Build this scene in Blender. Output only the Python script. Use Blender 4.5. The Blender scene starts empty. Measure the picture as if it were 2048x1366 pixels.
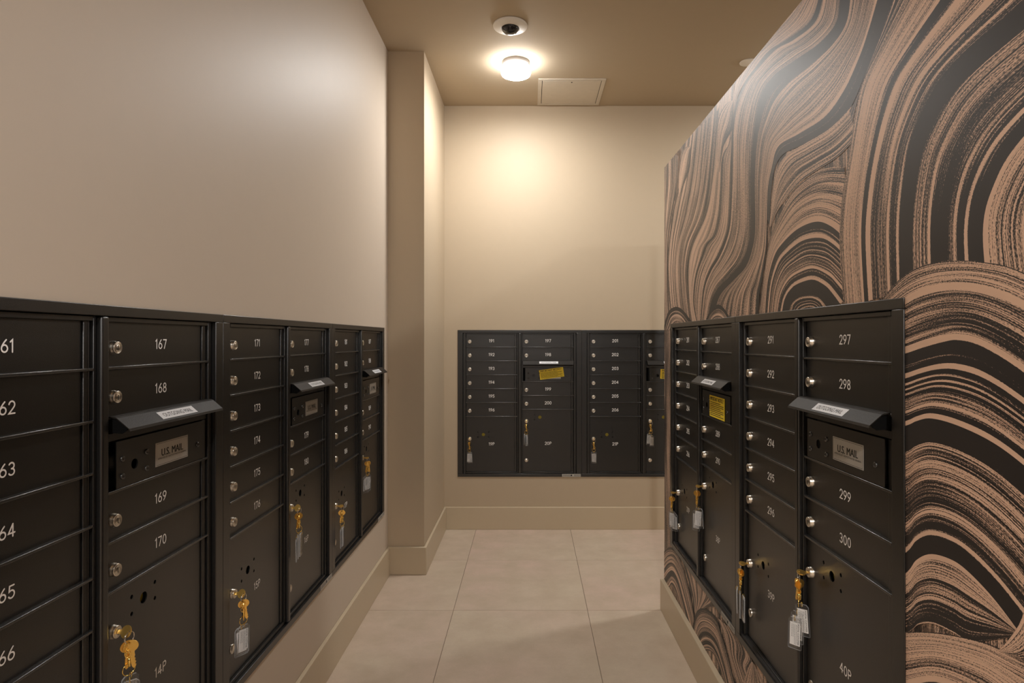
import bpy, bmesh, math, random
from mathutils import Vector, Matrix

# ------------------------------------------------------------------ camera, world, light, exposure
SC = bpy.context.scene
COL = SC.collection
PI = math.pi
CAM_H = 1.224
cam_data = bpy.data.cameras.new('camera')
cam_data.sensor_width = 36.0
cam_data.lens = 1200.0 / 2048.0 * 36.0
cam_data.shift_x = -(1060.0 - 1024.0) / 2048.0
cam_data.shift_y = -(683.0 - 676.0) / 2048.0
cam_data.clip_start = 0.02
cam = bpy.data.objects.new('camera', cam_data)
cam.location = (0, 0, CAM_H)
cam.rotation_euler = (PI / 2, 0, 0)
COL.objects.link(cam)
SC.camera = cam

world = bpy.data.worlds.new('world')
SC.world = world
world.use_nodes = True
world.node_tree.nodes['Background'].inputs[0].default_value = (1.0, 0.95, 0.88, 1)
world.node_tree.nodes['Background'].inputs[1].default_value = 0.02

LAMP_STRENGTH = 116.0           # radiance of the lower face of the opal diffusers over the two aisles
SIDE_STRENGTH = 15.0            # their sides glow less: the boards inside face down
FILL_STRENGTH = 420.0           # added fill lamps, unseen behind the camera, brighter than the aisle ones
LAMP_COLOR = (1.0, 0.98, 0.955)
vs = SC.view_settings
vs.view_transform = 'Standard'
vs.look = 'None'
vs.exposure = 1.6
vs.gamma = 1.0
vs.use_curve_mapping = False
SC.cycles.max_bounces = 10
SC.cycles.diffuse_bounces = 7
SC.cycles.sample_clamp_indirect = 4.0
SC.cycles.caustics_reflective = False

# ------------------------------------------------------------------ materials
def new_mat(name):
    m = bpy.data.materials.new(name)
    m.use_nodes = True
    return m, m.node_tree.nodes, m.node_tree.links, m.node_tree.nodes['Principled BSDF']

def noise(N, L, vec, scale, detail=2.0, rough=0.5):
    n = N.new('ShaderNodeTexNoise')
    n.inputs['Scale'].default_value = scale
    n.inputs['Detail'].default_value = detail
    n.inputs['Roughness'].default_value = rough
    if vec is not None:
        L.new(vec, n.inputs['Vector'])
    return n

def math_node(N, L, op, a, b=None, clamp=False):
    n = N.new('ShaderNodeMath')
    n.operation = op
    n.use_clamp = clamp
    for k, v in enumerate((a, b)):
        if v is None:
            continue
        if isinstance(v, (int, float)):
            n.inputs[k].default_value = v
        else:
            L.new(v, n.inputs[k])
    return n.outputs[0]

def mix_color(N, L, fac, a, b):
    n = N.new('ShaderNodeMix')
    n.data_type = 'RGBA'
    for idx, v in ((0, fac), (6, a), (7, b)):
        if isinstance(v, (int, float)):
            n.inputs[idx].default_value = v
        elif isinstance(v, tuple):
            n.inputs[idx].default_value = (*v, 1) if len(v) == 3 else v
        else:
            L.new(v, n.inputs[idx])
    return n.outputs[2]

def bump(N, L, P, height, strength, dist=0.001):
    b = N.new('ShaderNodeBump')
    b.inputs['Strength'].default_value = strength
    b.inputs['Distance'].default_value = dist
    L.new(height, b.inputs['Height'])
    L.new(b.outputs[0], P.inputs['Normal'])

def simple(name, col, rough=0.5, metal=0.0, spec=0.5, grain=0.0, grain_scale=400.0, var=0.06, coat=0.0):
    """plain procedural material: colour with slight noise variation and an optional fine relief"""
    m, N, L, P = new_mat(name)
    tc = N.new('ShaderNodeTexCoord')
    n = noise(N, L, tc.outputs['Object'], 25.0, 3.0)
    dark = tuple(c * (1 - var) for c in col)
    lite = tuple(min(1, c * (1 + var)) for c in col)
    L.new(mix_color(N, L, n.outputs[0], dark, lite), P.inputs['Base Color'])
    P.inputs['Roughness'].default_value = rough
    P.inputs['Metallic'].default_value = metal
    P.inputs['Specular IOR Level'].default_value = spec
    P.inputs['Coat Weight'].default_value = coat
    if grain > 0:
        g = noise(N, L, tc.outputs['Object'], grain_scale, 2.0)
        bump(N, L, P, g.outputs[0], grain)
    return m

M = {}
PAINT = (0.555, 0.47, 0.38)
PAINT_WARM = (0.475, 0.385, 0.275)
M['paint_left'] = simple('beige_semigloss_paint', PAINT, 0.52, 0, 0.42, 0.05, 140.0, 0.015)
M['rear_paint'] = simple('dimmed_rear_wall', (0.10, 0.085, 0.07), 0.6, 0, 0.3, 0.05, 140.0, 0.02)  # unseen rear wall, made dark so the black doors reflect little light
M['paint'] = simple('beige_paint', PAINT_WARM, 0.55, 0, 0.35, 0.05, 140.0, 0.015)
M['ceiling'] = simple('ceiling_paint', (0.475, 0.395, 0.29), 0.8, 0, 0.2, 0.05, 120.0, 0.015)
M['trim'] = simple('baseboard_paint', (0.52, 0.43, 0.305), 0.35, 0, 0.5, 0.02, 90.0, 0.01)
M['black'] = simple('black_powder_coat', (0.0050, 0.0048, 0.0046), 0.30, 0, 0.85, 0.28, 950.0, 0.1)
M['black_trim'] = simple('black_trim_coat', (0.0060, 0.0056, 0.0053), 0.33, 0, 0.8, 0.13, 700.0, 0.1)
M['flap'] = simple('flap_coat', (0.0170, 0.0140, 0.0110), 0.50, 0, 0.25, 0.35, 500.0, 0.1)
M['rail'] = simple('black_gloss_edge', (0.026, 0.025, 0.024), 0.24, 0, 0.9, 0.08, 300.0, 0.1)
M['void'] = simple('dark_recess', (0.004, 0.004, 0.004), 0.9, 0, 0.1)
M['nickel'] = simple('nickel', (0.74, 0.69, 0.61), 0.30, 1.0)
M['slot'] = simple('keyway', (0.03, 0.026, 0.02), 0.5, 0.6)
M['brass'] = simple('brass_key', (0.90, 0.57, 0.15), 0.32, 0.95, 0.5, 0, 0, 0.08)
M['gold'] = simple('gold_chain', (0.95, 0.68, 0.20), 0.15, 1.0)
M['steel'] = simple('steel_ring', (0.75, 0.73, 0.70), 0.18, 1.0)
def paper_material():
    m, N, L, P = new_mat('tag_paper')
    tr = N.new('ShaderNodeBsdfTranslucent')
    tc = N.new('ShaderNodeTexCoord')
    n = noise(N, L, tc.outputs['Object'], 40.0)
    c = mix_color(N, L, n.outputs[0], (0.93, 0.92, 0.91), (0.96, 0.95, 0.94))
    L.new(c, P.inputs['Base Color']); L.new(c, tr.inputs[0])
    P.inputs['Roughness'].default_value = 0.7
    mx = N.new('ShaderNodeMixShader')
    mx.inputs[0].default_value = 0.06                # thin paper lets light through
    L.new(P.outputs[0], mx.inputs[1]); L.new(tr.outputs[0], mx.inputs[2])
    L.new(mx.outputs[0], N['Material Output'].inputs['Surface'])
    return m
M['paper'] = paper_material()
M['ink'] = simple('black_ink', (0.012, 0.012, 0.012), 0.7)
M['grey_ink'] = simple('fine_print_ink', (0.16, 0.16, 0.16), 0.7)
M['white_ink'] = simple('white_number_ink', (0.90, 0.88, 0.85), 0.6)
M['yellow'] = simple('yellow_notice', (0.88, 0.66, 0.03), 0.55)
M['plug'] = simple('yellow_plug', (0.46, 0.37, 0.03), 0.5)
M['silver_label'] = simple('silver_label', (0.50, 0.49, 0.46), 0.32, 0.35)
M['white_label'] = simple('white_label', (0.72, 0.73, 0.75), 0.5)
M['grey_label'] = simple('grey_label', (0.42, 0.40, 0.36), 0.5)
M['white_plastic'] = simple('white_plastic', (0.80, 0.77, 0.72), 0.4)
M['panel_white'] = simple('panel_paint', (0.60, 0.54, 0.45), 0.5)
M['lamp_base'] = simple('lamp_base', (0.30, 0.28, 0.27), 0.45)
M['lens'] = simple('smoked_dome', (0.010, 0.010, 0.012), 0.06, 0, 0.6)
M['grout'] = simple('grout', (0.22, 0.17, 0.125), 0.9)

def lamp_material(name, strength):
    m, N, L, P = new_mat(name)
    tc = N.new('ShaderNodeTexCoord')
    n = noise(N, L, tc.outputs['Object'], 6.0)
    P.inputs['Base Color'].default_value = (0.8, 0.8, 0.8, 1)
    L.new(mix_color(N, L, n.outputs[0], LAMP_COLOR, tuple(c * 0.98 for c in LAMP_COLOR)), P.inputs['Emission Color'])
    P.inputs['Emission Strength'].default_value = strength
    return m
M['lamp'] = lamp_material('lamp_diffuser', LAMP_STRENGTH)
M['lamp_side'] = lamp_material('lamp_diffuser_side', SIDE_STRENGTH)
M['lamp_rear'] = lamp_material('fill_lamp_diffuser', FILL_STRENGTH)
M['lamp_rear_side'] = lamp_material('fill_lamp_side', FILL_STRENGTH * 0.2)

def clear_material(name='clear_plastic', haze=0.0):
    m, N, L, P = new_mat(name)
    out = N['Material Output']
    tr = N.new('ShaderNodeBsdfTransparent')
    gl = N.new('ShaderNodeBsdfGlossy')
    gl.inputs['Roughness'].default_value = 0.06
    fr = N.new('ShaderNodeFresnel')
    fr.inputs['IOR'].default_value = 1.22
    tc = N.new('ShaderNodeTexCoord')
    n = noise(N, L, tc.outputs['Object'], 30.0)
    f = math_node(N, L, 'ADD', fr.outputs[0], math_node(N, L, 'MULTIPLY', n.outputs[0], 0.03), True)
    tr.inputs[0].default_value = (0.985, 0.985, 0.985, 1)
    mx = N.new('ShaderNodeMixShader')
    L.new(f, mx.inputs[0]); L.new(tr.outputs[0], mx.inputs[1]); L.new(gl.outputs[0], mx.inputs[2])
    df = N.new('ShaderNodeBsdfDiffuse')
    df.inputs[0].default_value = (0.9, 0.9, 0.9, 1)
    mh = N.new('ShaderNodeMixShader')
    mh.inputs[0].default_value = haze
    L.new(mx.outputs[0], mh.inputs[1]); L.new(df.outputs[0], mh.inputs[2])
    L.new(mh.outputs[0], out.inputs['Surface'])
    return m
M['clear'] = clear_material('clear_plastic', 0.015)
M['clear_edge'] = clear_material('frosted_plastic_edge', 0.32)

def tile_material():
    m, N, L, P = new_mat('stone_tile')
    tc = N.new('ShaderNodeTexCoord')
    oi = N.new('ShaderNodeObjectInfo')
    off = N.new('ShaderNodeVectorMath'); off.operation = 'ADD'
    L.new(tc.outputs['Object'], off.inputs[0])
    sc = N.new('ShaderNodeVectorMath'); sc.operation = 'SCALE'
    cb = N.new('ShaderNodeCombineXYZ')
    for k in range(3):
        L.new(oi.outputs['Random'], cb.inputs[k])
    L.new(cb.outputs[0], sc.inputs[0]); sc.inputs['Scale'].default_value = 37.0
    L.new(sc.outputs[0], off.inputs[1])
    v = off.outputs[0]
    big = noise(N, L, v, 2.2, 4.0)
    mid = noise(N, L, v, 9.0, 5.0, 0.6)
    fine = noise(N, L, v, 160.0, 3.0, 0.6)
    rose = mix_color(N, L, math_node(N, L, 'SUBTRACT', math_node(N, L, 'MULTIPLY', big.outputs[0], 3.0), 1.0, True), (0.575, 0.49, 0.375), (0.60, 0.455, 0.375))
    c1 = mix_color(N, L, math_node(N, L, 'SUBTRACT', math_node(N, L, 'MULTIPLY', mid.outputs[0], 2.4), 0.62, True), tuple([0.46, 0.37, 0.275]), rose)
    c2 = mix_color(N, L, math_node(N, L, 'MULTIPLY', fine.outputs[0], 0.55), c1, (0.44, 0.35, 0.27))
    L.new(c2, P.inputs['Base Color'])
    P.inputs['Roughness'].default_value = 0.5
    P.inputs['Specular IOR Level'].default_value = 0.35
    bump(N, L, P, fine.outputs[0], 0.08)
    return m
M['tile'] = tile_material()

def mural_material():
    """dry brush strokes: UV runs across (u) and along (v) each stroke in metres, 'paint_load' says how much paint"""
    m, N, L, P = new_mat('brushstroke_wallpaper')
    uv = N.new('ShaderNodeUVMap'); uv.uv_map = 'UVMap'
    at = N.new('ShaderNodeAttribute'); at.attribute_name = 'paint_load'
    def scaled(u, v):
        mp = N.new('ShaderNodeMapping')
        mp.inputs['Scale'].default_value = (u, v, 1)
        L.new(uv.outputs[0], mp.inputs['Vector'])
        return mp.outputs[0]
    wob = noise(N, L, scaled(16, 4), 1.0, 2.0)
    hair = noise(N, L, scaled(620, 2.6), 1.0, 3.0, 0.6)
    lock = noise(N, L, scaled(120, 1.6), 1.0, 2.0, 0.5)
    dry = noise(N, L, scaled(650, 300), 1.0, 3.0, 0.6)
    d = at.outputs['Fac']
    s = math_node(N, L, 'ADD', math_node(N, L, 'MULTIPLY', math_node(N, L, 'SUBTRACT', hair.outputs[0], 0.5), 2.9),
                  math_node(N, L, 'MULTIPLY', math_node(N, L, 'SUBTRACT', lock.outputs[0], 0.5), 1.15))
    s = math_node(N, L, 'ADD', s, math_node(N, L, 'MULTIPLY', math_node(N, L, 'SUBTRACT', dry.outputs[0], 0.5), 1.7))
    s = math_node(N, L, 'ADD', s, math_node(N, L, 'MULTIPLY', math_node(N, L, 'SUBTRACT', wob.outputs[0], 0.5), 0.5))
    t = math_node(N, L, 'ADD', d, s)
    ramp = N.new('ShaderNodeMapRange')
    ramp.inputs['From Min'].default_value = 0.40
    ramp.inputs['From Max'].default_value = 0.66
    L.new(t, ramp.inputs['Value'])
    tone = noise(N, L, scaled(60, 8), 1.0, 2.0)
    tan = mix_color(N, L, tone.outputs[0], (0.80, 0.555, 0.405), (0.68, 0.465, 0.345))
    L.new(mix_color(N, L, ramp.outputs[0], (0.0175, 0.0145, 0.0140), tan), P.inputs['Base Color'])
    P.inputs['Roughness'].default_value = 0.50
    P.inputs['Specular IOR Level'].default_value = 0.62
    return m
M['mural'] = mural_material()

# strokes of the mural: the two edges of each (distance along the wall, height; mm), paint density across at its start and end
MURAL = [
 ("2746,2082 2746,1851 2746,1619 2746,1260",
  "2462,1972 2475,1858 2559,1765 2634,1640 2649,1457 2604,1307", "2426342", ""),
 ("2359,2007 2440,1870 2545,1769 2619,1638 2640,1493 2574,1291",
  "1960,1968 2000,1832 2039,1718 2106,1645 2264,1575 2322,1493 2311,1395 2264,1283", "16528374356452534712", ""),
 ("1960,1968 2000,1832 2039,1718 2106,1645 2264,1575 2322,1493 2311,1395 2264,1283",
  "1793,2066 1818,1976 1834,1838 1910,1805 1926,1718 1948,1625 1994,1567 2077,1552 2136,1514 2215,1450 2242,1358 2198,1281", "1788778656882", ""),
 ("1793,2066 1818,1976 1834,1838 1910,1805 1926,1718 1948,1625 1994,1567 2077,1552 2136,1514 2215,1450 2242,1358 2198,1281",
  "1779,2060 1810,1973 1831,1796 1840,1696 1855,1585 1894,1534 1960,1490 2039,1455 2112,1398 2150,1280", "04564656756751", ""),
 ("1375,2009 1475,2006 1635,2025 1725,2016 1783,1994 1817,1955 1832,1894 1840,1840",
  "1276,1952 1313,1916 1421,1931 1520,1957 1620,1959 1713,1957 1787,1930 1832,1838", "675765687630", ""),
 ("1276,1952 1313,1916 1421,1931 1520,1957 1620,1959 1713,1957 1787,1930 1825,1871 1832,1797 1840,1696 1856,1585 1894,1534 1959,1490 2039,1455 2112,1398 2151,1281",
  "1195,1906 1208,1860 1274,1849 1375,1863 1507,1883 1587,1868 1629,1808 1651,1731 1657,1649 1651,1527 1670,1474 1728,1424 1840,1396 1959,1367 2020,1328 2059,1278", "0057887364535364556465300", "0087646546556767654310000"),
 ("2292,1958 2359,1971 2414,1958 2446,1919 2462,1869 2456,1805",
  "2278,1945 2278,1923 2280,1892 2306,1860 2364,1836 2446,1796", "278876431", ""),
 ("1816,1944 1878,1956 1943,1946 1965,1904 1961,1837 1951,1768",
  "1813,1941 1816,1909 1825,1861 1878,1842 1915,1822 1941,1760", "178787765310", ""),
 ("1195,1906 1208,1860 1274,1849 1375,1863 1507,1883 1587,1868 1629,1808 1651,1731 1657,1649 1651,1527 1670,1474 1728,1424 1840,1396 1959,1367 2020,1328 2059,1278",
  "1066,1832 1098,1786 1125,1751 1179,1706 1253,1681 1365,1687 1486,1698 1527,1659 1554,1610 1561,1532 1564,1470 1576,1425 1596,1375 1612,1341 1623,1267", "000000873855546556476790", "003543625364756363785380"),
 ("1066,1832 1098,1786 1125,1751 1179,1706 1253,1681 1365,1687 1486,1698 1527,1659 1554,1610 1561,1532",
  "1031,1813 1063,1768 1100,1727 1162,1671 1243,1658 1354,1662 1469,1672 1519,1643 1539,1576 1545,1512", "01000", ""),
 ("1107,1692 1162,1671 1243,1658 1354,1662 1450,1666 1507,1640 1531,1582 1547,1512",
  "1151,1603 1179,1595 1220,1588 1293,1586 1365,1581 1438,1563 1501,1539 1541,1505", "876757565664535465", ""),
 ("1618,1280 1577,1407 1550,1469 1508,1513 1423,1565 1338,1582 1263,1580 1184,1562",
  "1577,1278 1558,1370 1518,1430 1469,1456 1388,1476 1300,1476 1236,1454 1178,1417", "3565465446755787548899", ""),
 ("1577,1278 1558,1370 1518,1430 1469,1456 1388,1476 1300,1476 1236,1454 1178,1417",
  "1498,1284 1477,1329 1432,1360 1371,1372 1307,1372 1243,1349 1209,1327 1175,1301", "000104990060706807254654890", ""),
 ("1498,1284 1477,1329 1432,1360 1371,1372 1307,1372 1243,1349 1209,1327 1175,1301",
  "1427,1281 1414,1303 1379,1314 1338,1315 1315,1313 1292,1307 1271,1295 1249,1278", "10008990000000000046", ""),
 ("1427,1273 1414,1303 1379,1314 1338,1315 1315,1313 1292,1307 1271,1295 1249,1267",
  "1388,1272 1379,1283 1363,1290 1338,1293 1315,1292 1300,1287 1289,1279 1281,1268", "5060405", ""),
 ("2729,1260 2634,1337 2503,1354 2384,1333 2242,1276",
  "2604,1258 2545,1283 2489,1292 2422,1284 2359,1255", "00316263", ""),
 ("2106,1273 2039,1317 1960,1333 1894,1316 1832,1277",
  "2039,1266 2003,1282 1960,1286 1918,1279 1894,1263", "0052736", ""),
 ("1031,1813 1063,1768 1100,1727 1136,1687 1166,1665",
  "979,1797 1011,1782 1070,1740 1122,1700 1155,1638", "016005330", ""),
 ("1187,1284 1203,1417 1193,1503 1171,1572 1148,1644 1122,1700 1070,1740 1011,1782 984,1800",
  "1003,1301 1005,1404 997,1475 979,1539 949,1578 907,1612 853,1630 761,1644 716,1653", "3588878878900993126455911180", "5677887690019854669212810"),
 ("1003,1301 1005,1404 997,1475 979,1539 949,1578 907,1612 853,1630 761,1644 716,1653",
  "823,1317 827,1365 822,1401 806,1433 788,1457 761,1478 716,1504 674,1522", "0000344449000002380090000", "00000066656544322234332392000"),
 ("823,1317 827,1365 822,1401 806,1433 788,1457 761,1478 716,1504 674,1522",
  "687,1294 699,1349 693,1386 674,1409 649,1426 625,1439 593,1454", "98877657646546454", "88776565766465645"),
 ("1057,1295 1016,1320 974,1335 924,1340 868,1336 820,1327 776,1314 690,1273",
  "1099,1182 998,1202 951,1213 904,1222 873,1225 829,1217 761,1186 690,1141", "364758599545656764523269", ""),
 ("1099,1182 998,1202 951,1213 904,1222 873,1225 829,1217 761,1186 690,1141",
  "1099,1046 996,1078 967,1090 933,1099 880,1097 816,1085 761,1064 690,1026", "900000100990060708024445910099", ""),
 ("1099,1046 996,1078 967,1090 933,1099 880,1097 816,1085 761,1064 690,1026",
  "1099,744 996,832 967,866 933,888 890,896 856,892 809,874 767,849", "00000635464463332128710190000", ""),
 ("1099,744 996,832 967,866 933,888 890,896 856,892 809,874 767,849",
  "1099,661 992,736 961,765 927,782 885,789 853,792 808,817 767,844", "98787675433534732312501", ""),
 ("1099,680 1002,733 920,772 834,803 786,813 761,817 690,830",
  "1099,542 1002,619 920,680 834,700 786,691 761,683 690,669", "4677878767554778990015", ""),
 ("752,908 763,865 783,830 799,808",
  "703,894 730,844 759,817 791,809", "677656", ""),
 ("2773,183 2739,238 2640,302 2519,337 2408,320 2323,276 2267,233 2228,186",
  "2948,-93 2705,47 2619,120 2568,161 2499,165 2408,121 2339,89 2275,76", "1253635318810163825", ""),
 ("2426,351 2331,304 2251,253 2225,209",
  "1939,358 1998,328 2087,284 2196,205", "16372647251", ""),
 ("2251,123 2216,200 2155,252 2061,290 1974,304 1928,281 1873,250 1831,215 1786,178",
  "2170,67 2107,124 2048,157 1998,170 1957,165 1928,155 1905,141 1894,129 1884,110", "0123546356450017720641", ""),
 ("1962,310 1917,294 1873,257 1826,222 1772,187",
  "1753,353 1664,333 1699,285 1673,270 1631,259", "27735352543662", ""),
 ("1753,187 1694,291 1664,327",
  "1540,314 1600,318 1648,329", "675367", ""),
]

# ------------------------------------------------------------------ mesh helpers
class MB:
    """collects shapes; build() links them as ONE mesh object, mesh() gives the data only"""
    def __init__(self):
        self.bm = bmesh.new()
        self.mats = []
    def mi(self, mat):
        if mat not in self.mats:
            self.mats.append(mat)
        return self.mats.index(mat)
    def box(self, x0, x1, y0, y1, z0, z1, mat, bevel=0.0, seg=1):
        k = self.mi(mat)
        r = bmesh.ops.create_cube(self.bm, size=1.0)
        vs = r['verts']
        for v in vs:
            v.co = Vector((x0 if v.co.x < 0 else x1, y0 if v.co.y < 0 else y1, z0 if v.co.z < 0 else z1))
        fs = {f for v in vs for f in v.link_faces}
        for f in fs:
            f.material_index = k
        if bevel > 0:
            es = list({e for v in vs for e in v.link_edges})
            rb = bmesh.ops.bevel(self.bm, geom=es, offset=bevel, segments=seg, affect='EDGES', profile=0.5, clamp_overlap=True)
            for f in rb['faces']:
                f.material_index = k
                f.smooth = seg > 1
        return self
    def quad(self, pts, mat):
        k = self.mi(mat)
        f = self.bm.faces.new([self.bm.verts.new(p) for p in pts])
        f.material_index = k
        return self
    def lathe(self, prof, origin, axis, mat, seg=24, smooth=True):
        """prof: list of (radius, along); axis: direction of 'along'"""
        k = self.mi(mat)
        ax = Vector(axis).normalized()
        a = ax.orthogonal().normalized()
        b = ax.cross(a)
        o = Vector(origin)
        rings = []
        for r, h in prof:
            if r < 1e-7:
                rings.append([self.bm.verts.new(o + ax * h)])
            else:
                rings.append([self.bm.verts.new(o + ax * h + (a * math.cos(t) + b * math.sin(t)) * r)
                              for t in (2 * PI * i / seg for i in range(seg))])
        for p, q in zip(rings, rings[1:]):
            for i in range(seg):
                j = (i + 1) % seg
                if len(p) == 1 and len(q) == 1:
                    continue
                if len(p) == 1:
                    f = self.bm.faces.new((p[0], q[i], q[j]))
                elif len(q) == 1:
                    f = self.bm.faces.new((p[i], p[j], q[0]))
                else:
                    f = self.bm.faces.new((p[i], p[j], q[j], q[i]))
                f.material_index = k
                f.smooth = smooth
        return self
    def torus(self, c, axis, R, r, mat, seg=24, ring=8, sx=1.0, sy=1.0):
        k = self.mi(mat)
        ax = Vector(axis).normalized()
        up = Vector((0, 0, 1)) if abs(ax.z) < 0.9 else Vector((1, 0, 0))
        b = (up - ax * up.dot(ax)).normalized()
        a = b.cross(ax)
        rows = []
        for i in range(seg):
            t = 2 * PI * i / seg
            d = a * math.cos(t) * sx + b * math.sin(t) * sy
            dn = d.normalized()
            ctr = Vector(c) + d * R
            rows.append([self.bm.verts.new(ctr + (dn * math.cos(p) + ax * math.sin(p)) * r) for p in (2 * PI * j / ring for j in range(ring))])
        for i in range(seg):
            for j in range(ring):
                f = self.bm.faces.new((rows[i][j], rows[(i + 1) % seg][j], rows[(i + 1) % seg][(j + 1) % ring], rows[i][(j + 1) % ring]))
                f.material_index = k
                f.smooth = True
        return self
    def add_mesh(self, me, mat, mtx=Matrix.Identity(4)):
        k = self.mi(mat)
        n0 = len(self.bm.faces)
        nv = len(self.bm.verts)
        self.bm.from_mesh(me)
        self.bm.verts.ensure_lookup_table(); self.bm.faces.ensure_lookup_table()
        for v in self.bm.verts[nv:]:
            v.co = mtx @ v.co
        for f in self.bm.faces[n0:]:
            f.material_index = k
        return self
    def mesh(self, name):
        bmesh.ops.recalc_face_normals(self.bm, faces=self.bm.faces)
        me = bpy.data.meshes.new(name)
        self.bm.to_mesh(me)
        self.bm.free()
        for mt in self.mats:
            me.materials.append(M[mt])
        return me
    def build(self, name, parent=None, loc=(0, 0, 0), rot=(0, 0, 0)):
        return put(name, self.mesh(name), parent, loc, rot)

def put(name, data, parent=None, loc=(0, 0, 0), rot=(0, 0, 0)):
    o = bpy.data.objects.new(name, data)
    o.location = loc
    o.rotation_euler = rot
    o.parent = parent
    COL.objects.link(o)
    return o

def thing(name, label, cat, loc=(0, 0, 0), rotz=0.0, group=None):
    o = put(name, None, None, loc, (0, 0, rotz))
    o.empty_display_size = 0.05
    o['label'] = label
    o['category'] = cat
    if group:
        o['group'] = group
    return o

def tag(o, label, cat, group=None):
    o['label'] = label
    o['category'] = cat
    if group:
        o['group'] = group
    return o

def struct(o):
    o['kind'] = 'structure'
    return o

_cache = {}
def plate(key, outline, holes, thick):
    """flat plate in the local XZ plane with real holes, front at y=0, back at y=thick"""
    if key in _cache:
        return _cache[key]
    cu = bpy.data.curves.new('plate', 'CURVE')
    cu.dimensions = '2D'
    cu.fill_mode = 'BOTH'
    cu.extrude = thick / 2
    for pts in [outline] + holes:
        sp = cu.splines.new('POLY')
        sp.points.add(len(pts) - 1)
        for p, (x, z) in zip(sp.points, pts):
            p.co = (x, z, 0, 1)
        sp.use_cyclic_u = True
    ob = bpy.data.objects.new('plate', cu)
    COL.objects.link(ob)
    dg = bpy.context.evaluated_depsgraph_get()
    me = bpy.data.meshes.new_from_object(ob.evaluated_get(dg))
    bpy.data.objects.remove(ob)
    bpy.data.curves.remove(cu)
    me.transform(Matrix.Translation((0, thick / 2, 0)) @ Matrix.Rotation(PI / 2, 4, 'X'))
    me.materials.clear()
    _cache[key] = me
    return me

def circle(cx, cz, r, n=20):
    return [(cx + r * math.cos(2 * PI * i / n), cz + r * math.sin(2 * PI * i / n)) for i in range(n)]

def text_mesh(s, w=None, h=None, bold=0.0):
    """built-in font, flat, centred in the local XZ plane facing -Y, scaled to the width / height given"""
    key = ('t', s, w, h, bold)
    if key in _cache:
        return _cache[key]
    cu = bpy.data.curves.new('text', 'FONT')
    cu.body = s
    cu.size = 1.0
    cu.align_x = 'CENTER'
    cu.resolution_u = 3
    cu.offset = bold
    ob = bpy.data.objects.new('text', cu)
    COL.objects.link(ob)
    dg = bpy.context.evaluated_depsgraph_get()
    me = bpy.data.meshes.new_from_object(ob.evaluated_get(dg))
    bpy.data.objects.remove(ob)
    bpy.data.curves.remove(cu)
    xs = [v.co.x for v in me.vertices]; ys = [v.co.y for v in me.vertices]
    cx, cy = (min(xs) + max(xs)) / 2, (min(ys) + max(ys)) / 2
    bw, bh = max(xs) - min(xs), max(ys) - min(ys)
    sx = (w / bw) if w else (h / bh)
    sy = (h / bh) if h else sx
    me.transform(Matrix.Rotation(PI / 2, 4, 'X') @ Matrix.Diagonal((sx, sy, 1, 1)) @ Matrix.Translation((-cx, -cy, 0)))
    me.materials.clear()
    _cache[key] = me
    return me

# engraver's stroke numerals (round-ended lines), unit height
def arc(cx, cy, rx, ry, a0, a1, n=14):
    return [(cx + rx * math.cos(math.radians(a0 + (a1 - a0) * i / n)), cy + ry * math.sin(math.radians(a0 + (a1 - a0) * i / n))) for i in range(n + 1)]
SIX = arc(.30, .31, .255, .26, 165, -195, 22)
SIX_TAIL = [(.45, .95), (.30, .80), (.17, .62), (.075, .45), (.047, .31)]
GLYPH = {
    '0': (.62, [arc(.31, .5, .26, .455, 90, 450, 28)]),
    '1': (.36, [[(.04, .80), (.22, .95), (.22, .045)]]),
    '2': (.60, [arc(.30, .69, .245, .26, 170, -28, 12) + [(.40, .42), (.05, .045), (.56, .045)]]),
    '3': (.58, [arc(.27, .725, .225, .225, 150, -90, 12), arc(.27, .28, .25, .235, 90, -150, 14)]),
    '4': (.62, [[(.42, .045), (.42, .95)], [(.42, .95), (.04, .29), (.59, .29)]]),
    '5': (.60, [[(.52, .95), (.14, .95), (.10, .54)] + arc(.29, .325, .26, .28, 125, -150, 14)]),
    '6': (.60, [SIX, SIX_TAIL]),
    '7': (.58, [[(.04, .95), (.55, .95), (.20, .045)]]),
    '8': (.60, [arc(.30, .735, .205, .215, 90, 450, 20), arc(.30, .28, .25, .24, 90, 450, 22)]),
    '9': (.60, [[(.6 - x, 1 - y) for x, y in SIX], [(.6 - x, 1 - y) for x, y in SIX_TAIL]]),
    'P': (.58, [[(.07, .045), (.07, .95)], [(.07, .95), (.32, .95)] + arc(.32, .715, .225, .235, 90, -90, 12) + [(.07, .48)]]),
}
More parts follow.
